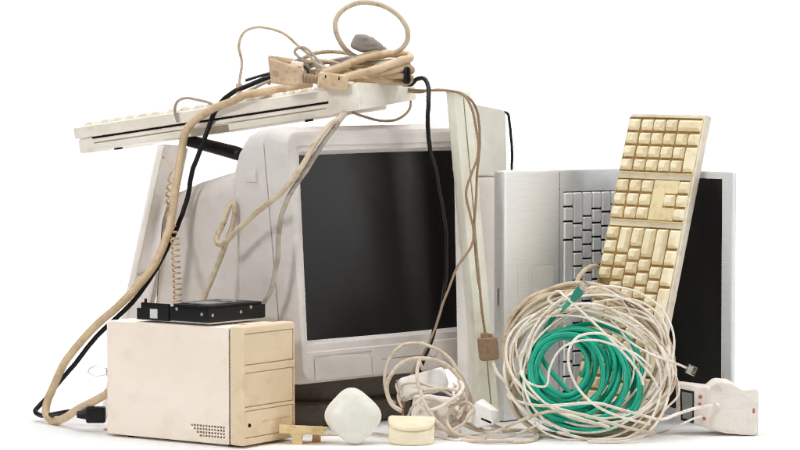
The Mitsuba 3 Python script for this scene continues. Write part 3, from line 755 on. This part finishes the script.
# big tan plug and its ferrite collar
K = 'video_plug'
thing(K, 'large tan video plug with a cream ferrite collar lying on the top keyboard', 'plug')
V = frame(np.array(DBPLUG) / 1000.0, rot(-8, 0, 7) * 1.13)
add(K + '__hood', hull(np.vstack([np.array(q) + BALL26 * .0028 for q in ((-.020, -.014, .0125), (-.023, .010, .014), (-.014, -.014, -.011), (-.014, .012, -.011), (.010, -.014, -.011), (.017, -.006, -.008), (.017, .006, -.008), (.012, .012, .011), (.010, -.012, .0075), (.017, 0, .003))])), 'connector_tan', V, 40)
add(K + '__shell', rbox((-.024, -.0125, .0125), (.004, .009, .0185), .002), 'connector_tan', V)
add(K + '__label_clip', rbox((.002, -.010, .0095), (.016, .008, .0155), .0015), 'cable_white', V)
for y in (-.0105,):
    add(K + '__thumb_screw', cyl((-.012, -.0165, -.0015), (-.012, -.0180, -.0015), .0035, 14), 'brass', V)
nk_ = [cyl((.016 + .0042 * i, 0, -.003), (.0190 + .0042 * i, 0, -.003), .0062 - .0002 * i, 18) for i in range(5)] + [cyl((.014, 0, -.003), (.040, 0, -.003), .0048, 18)]
add(K + '__strain_relief', cat(*nk_), 'cable_brown', V)
add(K + '__ferrite_collar', join(rbox((.037, -.0098, -.0125), (.071, .0098, .0065), .0035)), 'cable_tan', V)
for x in (.046, .062):
    add(K + '__ferrite_collar__slot', rbox((x, -.0101, .000), (x + .0016, -.0092, .0035), .0003), 'dark_gap', V)

# floor cords in front
cord('floor_cord', 'floor_cord1', 0.0023, 'cord_pale', 'beige cord standing in the widest hoop behind the white adapters')
cord('floor_cord_001', 'floor_cord2', 0.0029, 'cord_pale', 'thicker beige cord looped once in front of the white adapters')
cord('floor_cord_002', 'floor_cord3', 0.0025, 'cord_pale', 'beige cord drooping over the adapters into a flat hairpin on the floor')
cord('floor_cord_003', 'floor_cord4', 0.0021, 'cord_pale', 'beige cord running along the floor from the half round mouse into the coil')
cord('floor_cord_004', 'floor_cord5', 0.0018, 'cord_pale', 'thin beige cord bunched on top of the lower white adapter')
cord('floor_cord_007', 'floor_cord6', 0.0019, 'cord_pale', 'beige cord winding low between the half round mouse and the mains plug')
cord('floor_cord_008', 'floor_cord7', 0.0017, 'cord_pale', 'thin beige cord slung in a narrow arc across the tilted adapter')
cord('floor_cord_009', 'floor_cord8', .0024, 'cable_white', 'white cord knotted over the front of the lower adapter')
cord('floor_cord_005', 'white_flat_lead', .0016, 'cable_white', 'thin white lead lying flat on the floor before the white plug')
cord('floor_cord_006', 'cream_lead', 0.0018, 'cord_pale', 'short beige lead lying behind the rounded white puck')
p = spline(np.array(CURL) / 1000.0, .0004)
s = np.arange(len(p)) * .0004
h = p + .0048 * (np.cos(s / .0062 * 2 * math.pi)[:, None] * np.array([.5, 0, .85]) + np.sin(s / .0062 * 2 * math.pi)[:, None] * np.array([.3, -.9, 0]))
add('coiled_cord_001', tube(h[::2], .0019, 8), 'cable_white', smooth=True)
thing('coiled_cord_001', 'short white spiral cord curled above the white mains plug', 'cord')

# ------------------------------------------------------------------ the cable coil
CC = np.array((.2495, .034, .0978))


def ring_pts(loops, r, seed, depth, squash=1.0):
    """Winds a cord through the given loops (centre u, v; radii u, v; depth, all in mm) round the coil that leans back on the keyboard."""
    g = np.random.default_rng(seed)
    n = 44
    L_ = np.array(loops, float)
    pts = []
    total = n * len(L_)
    ph = g.uniform(0, 6.28, 6)
    skew = g.uniform(-.38, .38, len(L_)) * squash
    for k in range(total):
        f = k / n
        i = min(int(f), len(L_) - 1)
        j = min(i + 1, len(L_) - 1)
        w = f - i
        w = w * w * (3 - 2 * w)
        cu, cv, ru, rv, dp = L_[i] * (1 - w) + L_[j] * w
        sk = skew[i] * (1 - w) + skew[j] * w
        a = 2 * math.pi * f + ph[0]
        wob = 1 + .016 * math.sin(2.3 * a + ph[1]) + .012 * math.sin(3.7 * a + ph[2])
        U_, V_ = cu + ru * wob * math.cos(a), cv + rv * wob * math.sin(a + sk)
        d_ = dp + 5 * math.sin(1.3 * a + ph[3]) + 3 * math.sin(2.9 * a + ph[4])
        q = CC + np.array((U_, V_ * .36 - d_, V_)) / 1000
        if q[2] < r:
            q[1] -= (r - q[2]) * .8
            q[2] = r + g.uniform(0, .0008)
        pts.append(q)
    return np.array(pts)


def ends(name):
    return np.array(PATHS[name]) / 1000.0


g = np.random.default_rng(3)
U1 = 1.3
teal = []
for k in (0, 8, 3, 6, 1, 5, 9, 2, 7, 4, 8.6, 1.8, 5.5, 9, 3.6, 6.4, 7.6, 0.6, 4.6, 9):
    t = k / 9
    teal.append(((-29 + 20 * t ** 1.1) * U1, (-5 - 11 * t) * U1, (18 + 43 * t) * U1, (25 + 26 * t) * U1, g.uniform(-6, 20)))
tp = ring_pts(teal, .0030, 5, 0, .5)
tp = np.vstack([tp[6:], ])
tail = ends('teal_tail')
add('network_cable__cord', tube(spline(np.vstack([tp[::3], tail]), .004), .0032, 10), 'teal', smooth=True)
thing('network_cable', 'teal green network cable wound in the heart of the coil, clear plug at its top', 'cable')
pe, pdir = tail[-1], (tail[-1] - tail[-2]) / np.linalg.norm(tail[-1] - tail[-2])


def plug(parent, e, d, boot=None):
    """A clear modular plug at the end e of a cord that runs in direction d."""
    d = d / np.linalg.norm(d)
    x = np.cross(d, [0, -1, .2]); x /= np.linalg.norm(x)
    y = np.cross(d, x)
    m = frame(e, np.column_stack([x, y, d]))
    if boot:
        add(parent + '__plug__boot', hull(np.vstack([cyl((0, 0, -.016), (0, 0, -.012), .0042, 14).vertices, rbox((-.0060, -.0045, -.004), (.0060, .0045, .004), .0012).vertices])), boot, m)
        m = m @ frame((0, 0, .004), np.eye(3))
    add(parent + '__plug__body', rbox((-.0056, -.0038, 0), (.0056, .0038, .0125), .0006), 'clear', m, False)
    add(parent + '__plug__core', bx(-.0042, -.0026, .0012, .0042, .0012, .0075), 'sticker', m, False)
    for i in range(6):
        add(parent + '__plug__contact', bx(-.0040 + .0015 * i, -.0030, .0080, -.0033 + .0015 * i, -.0018, .0118), 'brass', m, False)
    add(parent + '__plug__latch', hull(np.array([(x_, y_, z_) for x_ in (-.0025, .0025) for y_, z_ in ((.0042, .0118), (.0050, .0118), (.0070, -.001), (.0078, -.001))])), 'clear', m, False)


plug('network_cable', pe, pdir, 'teal_dark')


def white_loops(n, seed, lo=(56, 46), hi=(86, 77), cu=(-22, 18), cv=(-14, 4), dp=(-4, 32)):
    q = np.random.default_rng(seed)
    out = []
    for _ in range(n):
        ru, rv = q.uniform(lo[0], hi[0]), q.uniform(lo[1], hi[1])
        u_ = q.uniform(*cu)
        u_ = min(u_, 86 - ru) if u_ > 0 else max(u_, -86 + ru)
        out.append((u_ * U1, q.uniform(*cv) * U1, ru * U1, rv * U1, q.uniform(*dp)))
    return out


whites = [('cable_white', .0016, 5, 11, 'white_tail_plug', 'thin white cable wound round the coil, its clear plug hanging to the right'),
          ('cable_white', .0021, 4, 23, 'white_tail_device', 'thicker white cable of the coil running right into the small white device'),
          ('cable_white', .0015, 4, 31, 'white_tail_low', 'thin white cable of the coil with its end trailing low along the floor'),
          ('cable_white', .0018, 2, 47, 'white_chord', 'white cable cutting straight across the upper right of the coil'),
          ('cable_white', .0015, 2, 53, 'white_arc', 'fine white cable arching across the teal windings'),
          ('cable_white', .0018, 1, 67, 'white_swoop', 'white cable swooping down through the middle of the teal windings')]
for mat, r, n, seed, tname, lab in whites:
    K = numbered('white_cable')
    lp = ring_pts(white_loops(n, seed), r, seed, 0)
    te = ends(tname)
    keep = lp[:-8][::3]
    k0 = int(np.argmin(np.linalg.norm(keep[-14:] - te[0], axis=1))) + len(keep) - 14
    path = spline(np.vstack([keep[:k0], te]), .004)
    path[:, 2] = np.maximum(path[:, 2], r)
    add(K + '__cord', tube(path, r, 8), mat, smooth=True)
    thing(K, lab, 'cable')
    if tname == 'white_tail_plug':
        plug(K, path[-1], path[-1] - path[-4])
for j, (r, n, seed, tname, lab) in enumerate([(.0032, 4, 81, 'beige_top', 'beige cable forming the outer rim of the coil and arching up at its top'), (.0027, 5, 97, None, 'beige cable wound low in the coil behind the white ones')]):
    K = numbered('beige_cable')
    lp = ring_pts(white_loops(n, seed, (76, 66), (86, 76), (-7, 2), (-6, 2), (-22, 2)), r, seed, 0, .6)[::3]
    if tname:
        te = ends(tname)
        k0 = int(np.argmin(np.linalg.norm(lp[-14:] - te[0], axis=1))) + len(lp) - 14
        lp = np.vstack([lp[:k0], te])
    path = spline(lp, .004)
    path[:, 2] = np.maximum(path[:, 2], r)
    add(K, tube(path, r, 9), 'cable_beige', smooth=True)
    thing(K, lab, 'cable')

# ------------------------------------------------------------------ small things on the floor
K = 'puck'
thing(K, 'rounded square white plastic puck propped on one corner in front of the monitor', 'puck')


def pillow(w, h, d, e1=3.2, n=48, m=20):
    th = np.linspace(0, 2 * math.pi, n, endpoint=False)
    cx = np.sign(np.cos(th)) * np.abs(np.cos(th)) ** (2 / e1)
    cz = np.sign(np.sin(th)) * np.abs(np.sin(th)) ** (2 / e1)
    rings = []
    for t in np.linspace(-math.pi / 2 + .08, math.pi / 2 - .08, m):
        k = math.cos(t) ** .55
        y = math.sin(t) * d / 2
        rings.append(np.column_stack([cx * w / 2 * k, np.full(n, y), cz * h / 2 * k]))
    return loft(rings)


PK = frame((-.0600, -.052, .0362), rot(-6, 16, 0) @ np.array([[math.cos(.72), 0, math.sin(.72)], [0, 1, 0], [-math.sin(.72), 0, math.cos(.72)]]))
add(K + '__shell', pillow(.0655, .0625, .036, 3.2), 'puck_white', PK, True)
add(K + '__base_ring', put(pillow(.055, .053, .012, 3.4), frame((0, .0135, 0), np.eye(3))), 'slab_white', PK, True)

K = 'mouse'
thing(K, 'half round cream mouse lying on the floor just right of the white puck', 'mouse')
th = np.linspace(math.pi, 2 * math.pi, 20)
dpoly = np.array([(.030 * math.cos(t), .006 + .027 * math.sin(t)) for t in th] + [(.0305, .012), (.028, .0165), (-.028, .0165), (-.0305, .012)])
HM = frame((.0140, -.052, .0), rot(-3, 0, 1))
low = slabz(dpoly * .97, .0, .0175, .004)
low_v = np.asarray(low.vertices).copy()
low_v[:, 2] += np.where(low_v[:, 2] > .008, (low_v[:, 1] + .02) * .28, 0)
add(K + '__body', trimesh.Trimesh(low_v, low.faces, process=False), 'puck_cream', HM, 40)
top = slabz(dpoly, .0180, .0250, .0028)
tv = np.asarray(top.vertices).copy()
tv[:, 2] += (tv[:, 1] + .02) * .28
add(K + '__lid', trimesh.Trimesh(tv, top.faces, process=False), 'puck_cream', HM, 40)

K = 'plastic_bracket'
thing(K, 'small yellowish plastic bracket with a flared leg between the case and the puck', 'bracket')
BR = frame((-.1235, -.045, 0), rot(-8, 0, 1.2))
add(K + '__plate', join(rbox((-.029, -.013, .0165), (.028, .022, .0195), .001), rbox((-.0295, -.0145, .0135), (.0285, -.0115, .0245), .001), rbox((-.0295, -.0145, .0155), (-.026, .022, .0225), .001)), 'bracket_yellow', BR)
def leg(x0, y0, y1, w):
    stem = hull(np.array([(x0 + x * s, y, z) for s, z in ((w * 1.15, 0), (w * .92, .0025), (w * .85, .013)) for x in (-1, 1) for y in (y0, y1)]))
    flare = hull(np.array([(x0 + x * s, y, z) for s, z in ((w * .85, .0085), (w * 1.15, .0115), (w * 1.9, .0146), (w * 2.2, .0168)) for x in (-1, 1) for y in (y0, y1)]))
    return join(stem, flare)


add(K + '__leg', leg(-.006, -.0125, -.006, .0060), 'bracket_yellow', BR, 20)
add(K + '__leg', leg(.014, .014, .020, .0050), 'bracket_yellow', BR, 20)

K = 'power_adapter'
thing(K, 'white power adapter tilted up behind the beige hoops, uppermost of the two', 'adapter')
PA = frame((.0285, .045, .066), rot(12, 18, -14))
add(K + '__body', rbox((-.032, -.018, -.014), (.032, .018, .014), .0055), 'adapter_white', PA)
add(K + '__seam', bx(-.0323, -.0004, -.0143, .0323, .0004, .0143), 'connector_grey', PA, False)
K = 'power_adapter_001'
thing(K, 'white power adapter standing on the floor below the tilted one', 'adapter')
PB = frame((.0420, .030, .0255), rot(-14, 4, 5))
add(K + '__body', rbox((-.026, -.016, -.0252), (.026, .018, .027), .005), 'adapter_white', PB)
add(K + '__pin', rbox((-.012, -.024, -.012), (-.008, -.015, .0), .001), 'steel', PB)
add(K + '__pin', rbox((.008, -.024, -.012), (.012, -.015, .0), .001), 'steel', PB)
add(K + '__cable_boot', cyl((.026, 0, -.014), (.040, -.004, -.016), .0055, 16, .0035), 'adapter_white', PB)
K = 'mains_plug'
thing(K, 'white mains plug with a dark slot and bare prongs lying right of the adapters', 'plug')
MP = frame((.1075, .010, .0320), rot(-18, -8, 24))
add(K + '__body', cut(hull(np.vstack([np.array(q) + BALL26 * .0025 for q in ((-.015, -.010, -.011), (-.017, .010, -.010), (-.010, -.010, .012), (-.008, .010, .012), (.010, -.010, .011), (.016, .008, .008), (.017, -.008, -.004), (.014, .010, -.010), (.002, -.010, -.015))])), bx(.0025, -.02, -.0045, .020, -.0095, -.0015)), 'adapter_white', MP)
add(K + '__body__slot', bx(.0025, -.0100, -.0045, .0165, -.0094, -.0015), 'dark_gap', MP, False)
add(K + '__prong', rbox((.018, -.007, -.012), (.034, -.004, -.0085), .0008), 'steel', MP)
add(K + '__prong', rbox((.017, .004, -.012), (.033, .007, -.0085), .0008), 'steel', MP)
add(K + '__cable_boot', cyl((-.017, 0, .000), (-.032, 0, -.004), .0070, 16, .0045), 'cable_white', MP)

# ------------------------------------------------------------------ small white device (right)
K = 'handheld_device'
thing(K, 'small white handheld device lying at the far right with a dark grey display', 'handheld device')
DV = frame((.3640, .030, .0), rot(0))
pd = lambda q: np.array([((px - 675) * .001303, (434.5 - py) * .001303) for px, py in q])
b1 = slab(pd([(675, 382), (700, 385.5), (714, 386.5), (714, 429), (700, 425.5), (676, 419)]), .002, .040, .003)
b2 = slab(pd([(704, 387.5), (712, 380.5), (716, 379.5), (727, 380.5), (735, 386), (741, 392), (753, 396), (753.5, 432), (748, 434.2), (722, 432), (704, 427.5)]), -.006, .046, .0045)
b3 = slab(pd([(736, 388.5), (751.5, 386.5), (755, 389), (754.5, 432), (750, 434.3), (736, 433.5)]), -.0045, .043, .003)
seam = lambda pts, w=.0005: [cyl((a[0], -.0062, a[1]), (b[0], -.0062, b[1]), w * 1.6, 8) for a, b in zip(pd(pts)[:-1], pd(pts)[1:])]
body = cut(join(b1, b2, b3), *seam([(708, 426.5), (712, 414), (718, 408.5), (730, 407), (743.5, 407)]), *seam([(743.5, 393), (743.5, 426)]), *seam([(714, 384), (718, 392), (736, 393.5)]),
           *[cyl((pd([(x, 430)])[0][0], -.0075, pd([(x, 429)])[0][1]), (pd([(x, 430)])[0][0], -.0045, pd([(x, 429)])[0][1]), .0011, 10) for x in (718, 724, 730)])
add(K + '__body', body, 'device_white', DV, 35)
add(K + '__display_frame', slab(pd([(676.3, 387), (690.7, 390), (690.6, 422), (677.6, 419)]), .0006, .006, .0008), 'black', DV)
add(K + '__display_frame__display', slab(pd([(678.2, 390), (689, 392), (688.9, 418.6), (679.2, 416.6)]), -.0002, .004, .0003), 'lcd_grey', DV)
for px, py, s in ((697, 395.5, 3.2), (696.5, 403, 3.0), (701, 417.5, 2.6)):
    c_ = pd([(px, py)])[0]
    add(K + '__body__button', cyl((c_[0], .0010, c_[1]), (c_[0], .004, c_[1]), s * .0008, 16), 'red_print', DV)
add(K + '__side_panel', slab(pd([(746, 400), (752.5, 399.5), (752.5, 421), (746, 421)]), -.0062, .0, .0006), 'device_white', DV)
add(K + '__latch', slab(pd([(748.7, 406.5), (751, 406.2), (751, 411.3), (748.7, 411.5)]), -.0068, -.004, .0002), 'red_print', DV)
add(K + '__cable_socket', cyl((pd([(711, 404)])[0][0], -.0085, pd([(711, 404)])[0][1]), (pd([(715, 403)])[0][0], .002, pd([(715, 403)])[0][1]), .0042, 14), 'device_white', DV)
